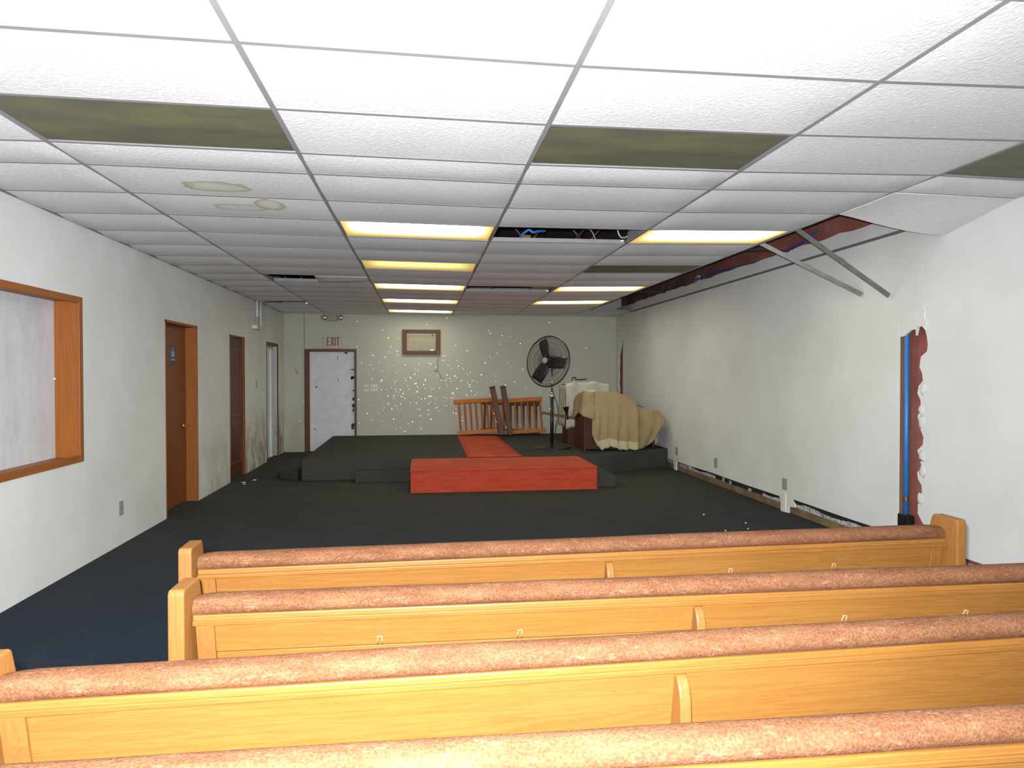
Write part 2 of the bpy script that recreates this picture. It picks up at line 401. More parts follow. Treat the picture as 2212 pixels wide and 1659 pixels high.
# lumps of joint compound along the torn edge
mb = MB()
for d in (.47, .63, .72, .99, 1.11, 1.33):
    yy = 4.975+rnd.uniform(-.01, .015); zz = z-d-.0
    mb.lathe([(.0, -.007), (.018, -.006), (.030, -.003), (.036, 0), (0, .001)], (0, 0, 0), 10, 'z')
    for i in range(len(mb.v)-50, len(mb.v)):
        x_, y_, h_ = mb.v[i]; wv = 1+.55*noise.noise(Vector((x_*60, y_*60, d*9))); mb.v[i] = (XR-.0005+h_*.5, yy+.004+x_*.95*wv, zz+y_*1.3*wv)
tag(mb.build('joint_compound', M['wall'], wall_right, smooth=True), 'white lumps of compound along the torn edge', kind='stuff')
mb = MB()
pts = [(5.06, 1.86), (5.02, 1.93), (5.035, 1.98), (4.99, 2.03), (4.955, 1.99), (4.965, 1.93), (4.93, 1.90), (4.95, 1.84), (4.985, 1.87)]
mb.prism(pts, XR-.006, XR+.0, 'x')
tag(mb.build('torn_paper', M['wall'], wall_right), 'white torn paper above the slot')
tag(B(XR-.0015, XR, 5.264, 5.30, .4, 1.93).build('paint_edge', M['wall'], wall_right))
# sill plate and residue behind the cut foot
bb = tag(B(XR+.022, XR+.095, 4.3, 11.2, 0, .075).build('baseboard_right', M['plate'], bevel=.004), kind='structure')
mb = MB()
y = 4.35
while y < 11.1:
    h = .045+.03*noise.noise(Vector((y*2.5, 0, 0)))
    x0 = XR+.03+rnd.uniform(0, .008)
    if not (7.6 < y < 8.9 and rnd.random() < .7):
        mb.grid(lambda u, v, y=y, h=h, x0=x0: (x0+.012*noise.noise(Vector((y*30+u*3, v*5, 0))), y+.07*u, .070+h*v+.012*noise.noise(Vector((y*9+u, v, 3)))), 3, 3)
    y += .068
tag(mb.build('plaster_residue', M['residue'], bb, smooth=True), 'crumbled white residue on the sill plate', kind='stuff')
tag(B(XR+.05, XR+.099, 4.94, 11.19, .0755, .20).build('gap_shade_board', M['gapshade'], wall_right))  # near-black board behind the cut foot, painting in the gap's shade
tag(B(XR-.012, XR, 7.02, 7.115, 0, .20).build('patch', M['wall'], wall_right))
# wall angle strips of the ceiling
def strip(name, x0, x1, y0, y1, z0, z1, m): return tag(B(x0, x1, y0, y1, z0, z1).build(name, m), kind='structure')
strip('trim_1', XR-.022, XR, 4.9, 13.62, ZC, ZC+.004, M['stripm']).data
bpy.data.objects['trim_1'].data.materials[0] = M['stripm']
MB().box(XR-.003, XR, 4.9, 13.62, ZC, ZC+.026).build('strip_web', M['stripm'], bpy.data.objects['trim_1'])
strip('trim_2', XL, XL+.022, YB, 13.62, ZC-.002, ZC+.002, M['stripm'])
strip('trim_3', XL+.022, XR-.022, YF-.022, YF, ZC-.002, ZC+.002, M['stripm'])
tag(B(-2.249, -2.242, YF-.004, YF, 1.98, 2.648).build('trim_4', M['peel']), kind='structure')

# ------------------------------------------------------------ ceiling: deck, runners, tees, tiles
ceiling = tag(B(XL-.26, XR+.2, YB-.1, YF+.12, ZD, ZD+.1).build('ceiling', M['deck']), kind='structure')
CX = [-1.8628, -0.64, 0.5728, 1.7811, 3.0165]
CZ = [2.6617, 2.6509, 2.6368, 2.6426, 2.6662]
XS = [XL] + CX + [XR]; ZS = [2.652] + CZ + [2.652]
def rowy(r): return 3.1377+.6096*(r-1)-(.228 if r >= 3 else 0)
def tee_mb(L):   # inverted T, along +y
    return MB().box(-.012, .012, 0, L, 0, .002).box(-.002, .002, 0, L, .002, .038)
for i in range(5):
    o = tee_mb(YF-YB-.04).build('main_runner', M['grid'], ceiling); o.location = (CX[i], YB+.02, CZ[i]-.001)
tees = {}
def tee(c, r):
    x0, z0, x1, z1 = XS[c]+.013, ZS[c], XS[c+1]-.013, ZS[c+1]
    L = math.hypot(x1-x0, z1-z0)
    if c not in tees:
        tees[c] = tee_mb(L).build('cross_tee', M['grid'], ceiling); o = tees[c]
    else:
        o = tees[c].copy(); COL.objects.link(o)
    ang = math.atan2(z1-z0, x1-x0)
    o.location = (x0, rowy(r), z0-.0005); o.rotation_euler = (0, -ang, -math.pi/2)
    o.rotation_euler = Matrix.Rotation(-ang, 3, 'Y').to_euler() if False else (Matrix.Rotation(-ang, 3, 'Y') @ Matrix.Rotation(-math.pi/2, 3, 'Z')).to_euler()
LIT = {(2, 5): 1, (2, 8): 0, (2, 11): 1, (2, 14): 1, (2, 17): 1, (4, 5): 1, (4, 11): 1, (4, 14): 1}
DARK = {(1, 1), (3, 1), (5, 1), (4, 8)}
OPEN = {(3, 5), (3, 11), (1, 10), (0, 15)} | {(5, r) for r in range(4, 17)}
rows = range(-9, 19)
for c in range(6):
    for r in rows:
        if rowy(r) < YB+.05: continue
        if c == 5 and 5 <= r <= 16: continue
        tee(c, r)
tiles = {}
def tile_mesh(c, dy, sag, key, m):
    x0, x1 = XS[c]+.004, XS[c+1]-.004; z0, z1 = ZS[c], ZS[c+1]
    def f(u, v):
        u = (0, .012, .2, .5, .8, .988, 1)[round(u*6)]
        s = sag*(1-(2*v-1)**2)*(.75+.25*(1-(2*u-1)**2))*(0 < u < 1)
        return (x0+(x1-x0)*u, .004+(dy-.008)*v, z0+(z1-z0)*u+.0025-s)
    mb = MB().grid(f, 6, 6)
    n0 = len(mb.v); mb.grid(lambda u, v: (f(u, v)[0], f(u, v)[1], f(u, v)[2]+.014), 1, 1)
    return mb.build('ceiling_tile', m, ceiling, smooth=True, fixn=False)
for c in range(6):
    for r in rows:
        y0 = rowy(r); y1 = min(rowy(r+1), YF-.002)
        if y0 < YB or (c, r) in LIT or (c, r) in DARK or (c, r) in OPEN or (c, r) == (5, 3): continue
        dy = round(y1-y0, 4); sag = .011 if r >= 2 else .004
        st = (c, r) in ((1, 3), (1, 4))
        key = (c, dy, sag, st, rnd.randrange(2))
        if key not in tiles:
            tiles[key] = tile_mesh(c, dy, sag*(.8+.5*rnd.random()), key, M['tile_s'] if st else M['tile'])
            o = tiles[key]
            if st: o['label'] = 'tile with brown water-stain rings'
        else:
            o = tiles[key].copy(); COL.objects.link(o)
        o.location = (0, y0, 0)
# sagging tile at the right wall
def sg(u, v):
    x = 3.0165+.005+(XR-.006-3.022)*u
    d = (.115*(math.sin(u*math.pi*.5)**1.15)) * (v**1.3) - .0
    return (x, rowy(3)+.004+(rowy(4)-rowy(3)-.006)*v + (.03*u*v), 2.666-.012*u-d-.006*math.sin(v*math.pi))
tag(MB().grid(sg, 16, 16).build('ceiling_tile', M['tile'], ceiling, solid=.008), 'sagging tile drooping down to the right wall')
# half slid tile in the left opening
def sl(u, v): return (-1.40+.76*u, rowy(10)+.05+.5*v, 2.662+.0*u + .05*(1-u)*(1-v)+.01)
tag(MB().grid(lambda u, v: (-1.30+.65*u, 8.42+.16*(1-u)+.50*v, 2.655+.03*(1-v)*(1-u)+.006), 4, 4).build('ceiling_tile', M['tile'], ceiling, smooth=True, solid=.014), 'tile slid askew across its opening')
# right hand part of opening (3,11): ballast housing seen in it
tag(B(1.50, 1.765, rowy(11)+.05, rowy(12)-.03, 2.675, 2.75).build('ballast_housing', M['cream'], ceiling, bevel=.01), 'pale metal housing in the opening')

def troffer(c, r, m, label, group):
    x0, x1 = XS[c]+.013, XS[c+1]-.013; y0, y1 = rowy(r)+.013, rowy(r+1)-.013
    cx, cy = (x0+x1)/2, (y0+y1)/2; z0 = (ZS[c]+ZS[c+1])/2
    t = thing('ceiling_light', label, 'ceiling light', (cx, cy, z0), (0, -math.atan2(ZS[c+1]-ZS[c], XS[c+1]-XS[c]), 0), group)
    hx, hy = (x1-x0)/2, (y1-y0)/2
    mb = MB()
    mb.box(-hx, hx, -hy, hy, .10, .104); mb.box(-hx, -hx+.002, -hy, hy, .006, .10); mb.box(hx-.002, hx, -hy, hy, .006, .10)
    mb.box(-hx, hx, -hy, -hy+.002, .006, .10); mb.box(-hx, hx, hy-.002, hy, .006, .10)
    mb.build('housing', M['grid'], t)
    MB().grid(lambda u, v: (-hx+.004+(2*hx-.008)*u, -hy+.004+(2*hy-.008)*v, .006-.006*(1-(2*u-1)**2)*(1-(2*v-1)**2)), 6, 4).build('diffuser', m, t, smooth=True, fixn=False)
    return t
lab = {(2, 5): 'glowing ceiling panel nearest the camera in the column left of the open wire-filled hole',
       (2, 8): 'dimmer yellow glowing ceiling panel, second in the left lit column',
       (2, 11): 'glowing ceiling panel, third in the left lit column',
       (2, 14): 'glowing ceiling panel, fourth in the left lit column',
       (2, 17): 'glowing ceiling panel nearest the far wall above the air conditioner',
       (4, 5): 'long glowing ceiling panel just right of the open wire-filled hole',
       (4, 11): 'glowing ceiling panel beyond the unlit one in the right lit column',
       (4, 14): 'farthest glowing ceiling panel in the right lit column'}
for k, v in LIT.items(): troffer(k[0], k[1], M['lit'] if v else M['litdim'], lab[k], 'lit ceiling panels')
labd = {(1, 1): 'unlit olive ceiling panel at the upper left above the stained tiles', (3, 1): 'unlit olive ceiling panel in the upper middle of the ceiling',
        (5, 1): 'unlit olive ceiling panel at the right edge above the sagging tile', (4, 8): 'small far unlit ceiling panel in the right lit column'}
for k in DARK: troffer(k[0], k[1], M['unlit'], labd[k], 'unlit ceiling panels')

# two tees hanging down from the right runner
def hang(a, b, label):
    a, b = Vector(a), Vector(b); L = (b-a).length
    o = MB().box(-.012, .012, 0, L, 0, .002).box(-.002, .002, 0, L, .002, .038).box(-.005, .005, L*.45, L*.5, .030, .042).build('ceiling_tee', M['metal'])
    y = (b-a).normalized(); x = Vector((.25, 1, .1)); x = (x-y*x.dot(y)).normalized(); zz = x.cross(y)
    if zz.z < 0: x, zz = -x, -zz
    o.matrix_world = Matrix(((x.x, y.x, zz.x, a.x), (x.y, y.y, zz.y, a.y), (x.z, y.z, zz.z, a.z), (0, 0, 0, 1)))
    return tag(o, label, 'metal bar', 'loose ceiling bars')
hang((3.032, 5.35, 2.664), (3.857, 5.35, 2.132), 'loose grey metal ceiling bar hanging nearest the camera, its end closer to the wall slot')
hang((3.032, 5.96, 2.662), (3.860, 5.72, 2.184), 'loose grey metal ceiling bar hanging behind the other, left of it')

# things above the ceiling
def joist(y, z):
    j = thing('bar_joist', 'dark steel bar joist with zigzag webs above the open ceiling', 'joist', (0, y, z))
    MB().box(XL, XR, -.02, .02, 0, .02).build('bottom_chord', M['deck'], j)
    MB().box(XL, XR, -.02, .02, .36, .38).build('top_chord', M['deck'], j)
    mb = MB(); x = XL+.1; k = 0
    while x < XR-.35:
        mb.tube([(x, 0, .02 if k % 2 == 0 else .36), (x+.3, 0, .36 if k % 2 == 0 else .02)], .008, 5); x += .3; k += 1
    mb.build('web', M['brownpipe'], j)
    return j
joist(7.0, 2.80)['label'] = 'dark steel bar joist with zigzag webs seen through the wire-filled ceiling hole'
joist(10.8, 2.80)['label'] = 'dark steel bar joist above the farther open ceiling hole'
def cable(name, pts, r, m, label, cat, group=None, n=8, sub=6):
    P = [Vector(p) for p in pts]; out = []
    for i in range(len(P)-1):
        p0, p1, p2, p3 = P[max(i-1, 0)], P[i], P[i+1], P[min(i+2, len(P)-1)]
        for k in range(sub):
            t = k/sub; out.append(.5*((2*p1)+(-p0+p2)*t+(2*p0-5*p1+4*p2-p3)*t*t+(-p0+3*p1-3*p2+p3)*t*t*t))
    out.append(P[-1])
    o = MB().tube(out, r, n).build(name, m, smooth=True)
    return tag(o, label, cat, group) if label else o
cable('cable_bundle', [(.86, 6.15, 2.70), (.88, 6.2, 2.74), (.95, 6.2, 2.795), (.99, 6.2, 2.775), (1.05, 6.22, 2.79), (1.12, 6.3, 2.81)], .012, M['blue'], 'bright blue cable bent inside the open ceiling hole', 'cable')
cable('wire', [(1.47, 6.2, 2.82), (1.53, 6.2, 2.80), (1.58, 6.2, 2.70), (1.59, 6.2, 2.66)], .004, M['wirew'], 'thin pale wire curving down in the middle of the open ceiling hole', 'wire')
cable('wire_loop', [(1.74, 6.0, 2.86), (1.72, 6.0, 2.78), (1.745, 6.0, 2.715), (1.79, 6.0, 2.71), (1.83, 6.0, 2.75), (1.83, 6.0, 2.86)], .007, M['wirew'], 'pale wire loop at the right end of the open ceiling hole', 'wire')
cable('pipe', [(1.36, 6.15, 2.69), (1.46, 6.35, 2.80), (1.6, 6.7, 2.95)], .016, M['brownpipe'], 'brown conduit slanting up inside the open ceiling hole', 'pipe')
tag(B(-.05, .05, -.03, .03, 0, .06).build('junction_box', M['brownpipe'], loc=(.92, 6.22, 2.69), bevel=.005), 'brown junction box under the blue cable in the ceiling hole', 'box')
def foil(loc, label):
    mb = MB(); q = random.Random(int(loc[0]*100))
    for k in range(7):
        a = q.uniform(0, 6.28); d = Vector((math.cos(a), q.uniform(-.6, .3), math.sin(a)*.6+.1)).normalized()*q.uniform(.02, .05)
        mb.tube([(0, 0, 0), d], .003, 5)
    mb.lathe([(0, -.012), (.012, -.004), (.009, .008), (0, .012)], (0, 0, 0), 7)
    return tag(mb.build('wire_clip', M['glint'], loc=loc), label, 'clip', 'shiny hanger clips')
foil((1.765, 5.93, 2.668), 'shiny bent hanger clip at the near corner of the wire-filled ceiling hole')
foil((1.76, 9.60, 2.665), 'shiny bent hanger clip at the farther ceiling opening')
foil((-1.86, 11.70, 2.652), 'shiny bent hanger clip near the far left ceiling opening')
# blue cable across the red backing on the right
cable('blue_cable', [(3.975, 6.6, 2.95), (3.93, 6.77, 2.876), (3.93, 7.15, 2.83), (3.93, 7.4, 2.815), (3.93, 7.9, 2.815), (3.93, 8.12, 2.825), (3.93, 8.76, 2.86), (3.93, 9.2, 2.865), (3.93, 9.6, 2.855)], .011, M['bluec'],
      'blue cable running along the red backing above the right wall', 'cable')
tag(B(-.02, .02, -.05, .05, 0, .09).build('junction_box', M['greyp'], loc=(3.965, 9.65, 2.83), bevel=.004), 'small grey junction box at the far end of the blue cable', 'box')

# pipe in the slot
t = thing('water_pipe', 'bright blue plastic pipe standing in the torn slot of the right wall', 'pipe', (XR+.03, 5.195, .1))
MB().tube([(0, 0, .247), (.002, .004, .9), (0, .008, 2.2)], .020, 12).build('pipe', M['blue'], t, smooth=True)
tag(MB().tube([(0, .001, .36), (0, .002, .39)], .022, 12).build('collar', M['brass'], t), 'yellow band')
tag(B(XR-.0, XR+.06, 5.13, 5.258, .22, .345).build('junction_box', M['black'], bevel=.006), 'black box at the foot of the blue pipe in the wall slot', 'box')

# ------------------------------------------------------------ window opening on the left
win = tag(B(XL-.195, XL-.18, W_Y0, W_Y1, W_Z0, W_Z1).build('window_1', M['board']), kind='structure')
D = .185
B(XL-D, XL+.004, W_Y1-.0, W_Y1-.022, W_Z0+.022, W_Z1-.022).build('jamb', M['trimw'], win)
B(XL-D, XL+.004, W_Y0, W_Y0+.022, W_Z0+.022, W_Z1-.022).build('jamb', M['trimw'], win)
B(XL-D, XL+.004, W_Y0, W_Y1, W_Z1-.022, W_Z1).build('head', M['trimwy'], win)
B(XL-D, XL+.004, W_Y0, W_Y1, W_Z0, W_Z0+.022).build('sill', M['trimwy'], win)
mb = MB()
mb.box(XL+.001, XL+.012, W_Y1-.045, W_Y1+.012, W_Z0-.012, W_Z1+.012)
mb.box(XL+.001, XL+.012, W_Y0-.012, W_Y1-.045, W_Z1-.04, W_Z1+.012)
mb.box(XL+.001, XL+.012, W_Y0-.012, W_Y1-.045, W_Z0-.012, W_Z0+.045)
mb.build('casing', M['trimwy'], win, bevel=.003)
MB().lathe([(0, -.008), (.008, -.003), (.006, .006), (0, .008)], (XL-.175, W_Y1-.03, 1.46), 8).build('paint_chip', M['mud'], win)

# ------------------------------------------------------------ doors on the left wall
def door_left(n, y0, y1, zt, rec, leafmat):
    d = tag(B(XL-rec-.04, XL-rec, y0+.025, y1-.025, .01, zt-.025).build('door_%d' % n, leafmat, bevel=.002), kind='structure')
    mb = MB().box(XL-.20, XL+.003, y0+.001, y0+.025, 0.003, zt-.001).box(XL-.20, XL+.003, y1-.025, y1-.001, 0.003, zt-.001).box(XL-.20, XL+.003, y0+.001, y1-.001, zt-.026, zt-.001)
    mb.build('jamb', M['trimw'] if n == 1 else M['door'], d)
    return d
d1 = door_left(1, 7.53, 8.56, 2.06, .125, M['door'])
sg_ = MB().prism([(8.00+.02*0, 1.60), (8.20, 1.60), (8.20, 1.80), (8.17, 1.815), (8.03, 1.815), (8.0, 1.80)], XL-.125, XL-.118, 'x').build('restroom_sign', M['signblue'], d1, bevel=.002)
sg_['label'] = 'dark blue restroom sign with a pale figure'
mb = MB().lathe([(0, 0), (.016, 0), (.016, .003), (0, .003)], (0, 0, 0), 12)
for i in range(len(mb.v)): a, b_, h = mb.v[i]; mb.v[i] = (XL-.118+h, 8.10+a, 1.775+b_)
mb.prism([(8.05, 1.685), (8.06, 1.75), (8.14, 1.75), (8.15, 1.685), (8.125, 1.685), (8.12, 1.73), (8.115, 1.69), (8.085, 1.69), (8.08, 1.73), (8.075, 1.685)], XL-.118, XL-.115, 'x')
for k in range(5): mb.box(XL-.118, XL-.116, 8.04+k*.026, 8.056+k*.026, 1.645, 1.665)
mb.build('pictogram', M['signw'], sg_)
h = MB().tube([(XL-.125, 8.46, .895), (XL-.075, 8.46, .895)], .010, 10).tube([(XL-.077, 8.47, .895), (XL-.075, 8.36, .895)], [.010, .008], 10)
tag(h.build('door_handle', M['brass'], d1, smooth=True), 'brass lever handle')
tag(MB().lathe([(0, 0), (.028, 0), (.026, .006), (0, .008)], (0, 0, 0), 16).build('handle_rose', M['brass'], d1, loc=(XL-.125, 8.46, .895), rot=(0, R(90), 0)))
d2 = door_left(2, 9.93, 10.74, 2.04, .03, M['darkwood'])
for za, zb in ((.22, .80), (.90, 1.86)):
    mb = MB(); x0, x1 = XL-.03, XL-.022; ya, yb = 10.06, 10.62
    mb.box(x0, x1, ya, yb, za, za+.018).box(x0, x1, ya, yb, zb-.018, zb).box(x0, x1, ya, ya+.018, za+.018, zb-.018).box(x0, x1, yb-.018, yb, za+.018, zb-.018)
    mb.build('panel_moulding', M['door'], d2, bevel=.003)
d3 = tag(B(XL-.10, XL-.07, 12.215, 13.105, .01, 2.02).build('door_3', M['board']), kind='structure')
mb = MB().box(XL-.012, XL+.004, 12.185, 12.215, 0.003, 2.045).box(XL-.012, XL+.004, 13.09, 13.135, 0.003, 2.045).box(XL-.012, XL+.004, 12.215, 13.09, 1.985, 2.045)
mb.build('casing', M['darkwood'], d3)
B(XL-.07, XL-.03, 12.72, 13.02, .02, 1.93).build('door_edge', M['whitedoor'], d3, bevel=.004)
B(XL-.07, XL-.055, 12.45, 12.50, .02, 1.88).build('batten', M['whitedoor'], d3, bevel=.004)
# far door
d4 = tag(B(-2.148, -1.312, YF+.03, YF+.07, .01, 1.918).build('door_4', M['whitedoor']), kind='structure')
fr = MB().box(-2.245, -2.15, YF-.02, YF+.0, 0, 1.972).box(-1.31, -1.268, YF-.02, YF, 0, 1.972).box(-2.15, -1.31, YF-.02, YF, 1.918, 1.972)
fr.build('casing', M['darkwood'], d4, bevel=.004)
mb = MB(); q = random.Random(5)
for (px, pz, sx, sz) in [(-1.34, 1.575, .06, .012), (-1.345, 1.42, .05, .045), (-1.36, 1.405, .02, .03), (-1.33, 1.17, .02, .02), (-1.33, 1.0, .025, .04), (-1.335, .88, .035, .05), (-1.335, .79, .02, .05), (-1.345, .50, .05, .05), (-1.35, .44, .03, .03),
        (-2.03, 1.245, .02, .02), (-2.06, .43, .02, .015), (-1.63, 1.80, .006, .05), (-1.62, 1.38, .006, .035), (-1.47, 1.90, .035, .02), (-1.46, 1.08, .01, .01)]:
    n = 9; pts = []
    for k in range(n):
        a = 2*math.pi*k/n; rr = q.uniform(.6, 1.1); pts.append((px+math.cos(a)*sx*rr, pz+math.sin(a)*sz*rr))
    pts = [(min(-1.314, a), min(1.915, b)) for a, b in pts]
    mb.prism(pts, YF+.027, YF+.030, 'y')
tag(mb.build('peeled_patch', M['peel'], d4), 'dark spots where the white paint has peeled', kind='stuff')

# ------------------------------------------------------------ far wall fittings
t = thing('exit_sign', 'pale exit sign with dark red letters above the far door', 'sign', (-1.71, YF, 1.985))
B(-.165, .165, -.035, 0, 0, .245).build('housing', M['signface'], t, bevel=.004)
def letters(word, x, z, hgt, wid, gap, yy, m, parent, s=.022):
    for ch in word:
        mb = MB()
        if ch == 'E': mb.box(x, x+s, yy-.004, yy, z, z+hgt).box(x+s, x+wid, yy-.004, yy, z+hgt-s*.9, z+hgt).box(x+s, x+wid*.85, yy-.004, yy, z+hgt/2-s*.4, z+hgt/2+s*.4).box(x+s, x+wid, yy-.004, yy, z, z+s*.9)
        elif ch == 'X':
            mb.prism([(x, z), (x+s, z), (x+wid, z+hgt), (x+wid-s, z+hgt)], yy-.004, yy, 'y'); mb.prism([(x, z+hgt), (x+wid-s, z), (x+wid, z), (x+s, z+hgt)], yy-.0045, yy, 'y')
        elif ch == 'I': mb.box(x, x+s, yy-.004, yy, z, z+hgt)
        elif ch == 'T': mb.box(x+wid/2-s/2, x+wid/2+s/2, yy-.004, yy, z, z+hgt-s*.9).box(x, x+wid, yy-.004, yy, z+hgt-s*.9, z+hgt)
        mb.build('letter', m, parent)
        x += (s if ch == 'I' else wid)+gap
letters('EXIT', -.112, .045, .170, .062, .012, -.035, M['redletter'], t, .019)
t = thing('emergency_light', 'white emergency light unit with two lamp heads under the ceiling on the far wall', 'emergency light', (-1.71, YF, 2.505))
B(-.085, .085, -.08, 0, 0, .125).build('battery_box', M['cream'], t, bevel=.006)
for s in (-1, 1):
    hd = MB().lathe([(0, .05), (.03, .05), (.055, .0), (.058, -.02), (.05, -.022)], (s*.15, -.07, .065), 16, 'y').build('lamp_head', M['greyp'], t, smooth=True)
    MB().lathe([(.05, -.02), (.03, -.032), (0, -.036)], (s*.15, -.07, .065), 16, 'y').build('lens', M['chrome'], hd, smooth=True)
    MB().tube([(s*.08, -.04, .06), (s*.15, -.04, .06)], .01, 8).build('arm', M['greyp'], t)
# air conditioner
t = thing('air_conditioner', 'cream through-wall air conditioner in a brown wooden frame', 'air conditioner', (-.026, YF, 1.865))
fx, fz = .367, .49
fb = MB().box(-fx, -fx+.085, -.045, 0, 0, fz).box(fx-.085, fx, -.045, 0, 0, fz).box(-fx+.085, fx-.085, -.045, 0, 0, .075).box(-fx+.085, fx-.085, -.045, 0, fz-.07, fz)
fb.build('frame', M['darkwood'], t, bevel=.004)
B(-fx+.086, fx-.086, -.03, 0, .076, fz-.071).build('casing', M['cream'], t)
mb = MB()
for k in range(12): mb.box(-fx+.12, fx-.12, -.038, -.030, .10+k*.018, .109+k*.018)
tag(mb.build('grille', M['signface'], t), kind='stuff')
B(-fx+.10, fx-.24, -.034, -.029, fz-.135, fz-.085).build('air_outlet', M['greyp'], t)
for k in range(5): B(-fx+.105+k*.078, -fx+.175+k*.078, -.037, -.033, fz-.125+.0, fz-.120).build('louver', M['black'], t)
MB().lathe([(0, -.006), (.016, -.005), (.018, .0)], (fx-.15, -.03, fz-.11), 12, 'y').build('knob', M['black'], t)
B(fx-.19, fx-.13, -.034, -.029, .088, .098).build('badge', M['chrome'], t)
_pc = cable('power_cord', [(.288, YF-.05, 1.94), (.29, YF-.055, 1.86), (.29, YF-.02, 1.72), (.288, YF-.015, 1.60), (.26, YF-.015, 1.57), (.22, YF-.015, 1.55), (.20, YF-.015, 1.525), (.24, YF-.015, 1.56), (.29, YF-.015, 1.565), (.32, YF-.015, 1.52), (.34, YF-.015, 1.48)], .007, M['greyp'], None, None)
_pc['label'] = 'grey power cord dangling below the frame'; _pc.parent = t; _pc.location = -t.location
tag(B(-.018, .018, -.02, 0, -.05, .03).build('plug', M['greyp'], bpy.data.objects['power_cord'], loc=(.345, YF-.004, 1.455), rot=(0, R(-20), 0), bevel=.005))
def plate(name, loc, w_, h_, axis, label, cat, group=None, rocker=True, m='white', m2='greyp'):
    t = thing(name, label, cat, loc, None, group)
    if axis == 'y': B(-w_/2, w_/2, -.006, 0, -h_/2, h_/2).build('cover_plate', M[m], t, bevel=.002)
    else:
        s = 1 if axis == 'x+' else -1
        B(0, s*.006, -w_/2, w_/2, -h_/2, h_/2).build('cover_plate', M[m], t, bevel=.002)
    for k in (-1, 1):
        if rocker and axis == 'y': B(-.012+k*w_*.22, .012+k*w_*.22, -.012, -.006, -.02, .02).build('toggle', M[m2], t)
        elif axis != 'y': B(s*.006, s*.009, -.017, .017, k*h_*.22-.016, k*h_*.22+.016).build('socket', M[m2], t, bevel=.004)
    return t
plate('light_switch', (-1.085, YF, 1.22), .09, .13, 'y', 'narrow white light switch right of the far door, left one of two', 'light switch')
plate('light_switch', (-.935, YF, 1.22), .14, .13, 'y', 'wider white double light switch right of the narrow one on the far wall', 'light switch')
plate('wall_outlet', (.40, YF, 1.80), .075, .12, 'y', 'white outlet just below the right corner of the air conditioner', 'outlet')
plate('blank_plate', (-.40, YF, 1.10), .14, .14, 'y', 'square wall-coloured cover plate low on the far wall', 'cover plate', rocker=False, m='signface')
plate('wall_outlet', (XL, 6.447, .32), .085, .125, 'x+', 'grey outlet low on the left wall before the first door', 'outlet', m='greyp')
plate('wall_outlet', (XR, 7.05, .30), .10, .125, 'x-', 'grey outlet above the white foot patch of the right wall', 'outlet', m='greyp')
plate('wall_outlet', (XR, 8.83, .30), .10, .125, 'x-', 'grey outlet on the right wall, middle one of three', 'outlet', m='greyp')
plate('wall_outlet', (XR, 10.27, .30), .10, .125, 'x-', 'grey outlet on the right wall nearest the platform', 'outlet', m='greyp')
plate('door_bell', (XL, 11.44, 1.33), .10, .13, 'x+', 'small pale switch plate on the left wall between the brown and white doors', 'light switch', m='signface')
for (x0, x1, zz) in ((.785, 1.56, 2.225), (2.0, 2.75, 2.27)):
    mb = MB().grid(lambda u, v: (x0+(x1-x0)*u, YF-.001-.001*math.sin(v*3.14), zz+.02*v+.006*math.sin(u*5)), 8, 2)
    tag(mb.build('scuff_mark', simple('tan_scuff', (.50, .46, .36), .8), bpy.data.objects['wall_front']), 'tan scuff line')
tag(MB().prism([(-2.42, 1.60), (-2.44, 1.62), (-2.40, 1.55), (-2.38, 1.49), (-2.36, 1.50)], YF-.002, YF, 'y').build('scuff_mark', M['plate'], bpy.data.objects['wall_front']), 'brown chip in the paint')
# conduit and box on the left wall by the ceiling
t = thing('electrical_conduit', 'white conduit pair with a small box high on the left wall', 'conduit', (XL, 11.45, 2.2))
MB().tube([(.03, -.04, .05), (.03, -.04, .46)], .022, 10).build('pipe', M['white'], t, smooth=True)
MB().tube([(.03, .20, .05), (.03, .20, .48)], .018, 10).build('pipe', M['white'], t, smooth=True)
B(0, .08, -.26, .16, 0, .055).build('box', M['white'], t, bevel=.006)
B(0, .05, -.07, .0, .05, .20).build('bracket', M['greyp'], t, bevel=.004)
# glitter on the far wall
q = random.Random(11); mb = MB()
src = Vector((-.03, 0, 1.53))
for k in range(470):
    if k < 360: x, z = q.gauss(.0, .85), q.gauss(1.3, .5)
    else: x, z = q.uniform(-2.5, 3.3), q.uniform(.35, 2.6)
    if not (-2.55 < x < 3.6 and .33 < z < 2.6) or (-2.25 < x < -1.27 and z < 2.25): continue
    if -.42 < x < .45 and 1.70 < z < 2.4 or -1.16 < x < -.84 and 1.14 < z < 1.3: continue
    r = q.choice((.003, .0038, .0046, .0058)) * (1 if k % 11 else 1.5)
    p = Vector((x, YF-.008, z)); nrm = (src-p).normalized()
    nrm = (nrm + Vector((q.gauss(0, .06), 0, q.gauss(0, .06)))).normalized()
    a = nrm.orthogonal().normalized(); b_ = nrm.cross(a)
    vs = [p+(a*math.cos(i*math.pi/3)+b_*math.sin(i*math.pi/3))*r for i in range(6)]
    mb.add(vs + [v_-nrm*.002 for v_ in vs], [(0, 1, 2, 3, 4, 5)] + [(i, (i+1) % 6, (i+1) % 6+6, i+6) for i in range(6)], 0 if k % 5 == 0 else 1)
tag(mb.build('glitter_specks', [M['mud'], M['glint']]), 'hundreds of sparkling glitter specks scattered over the far wall', 'glitter', kind='stuff')

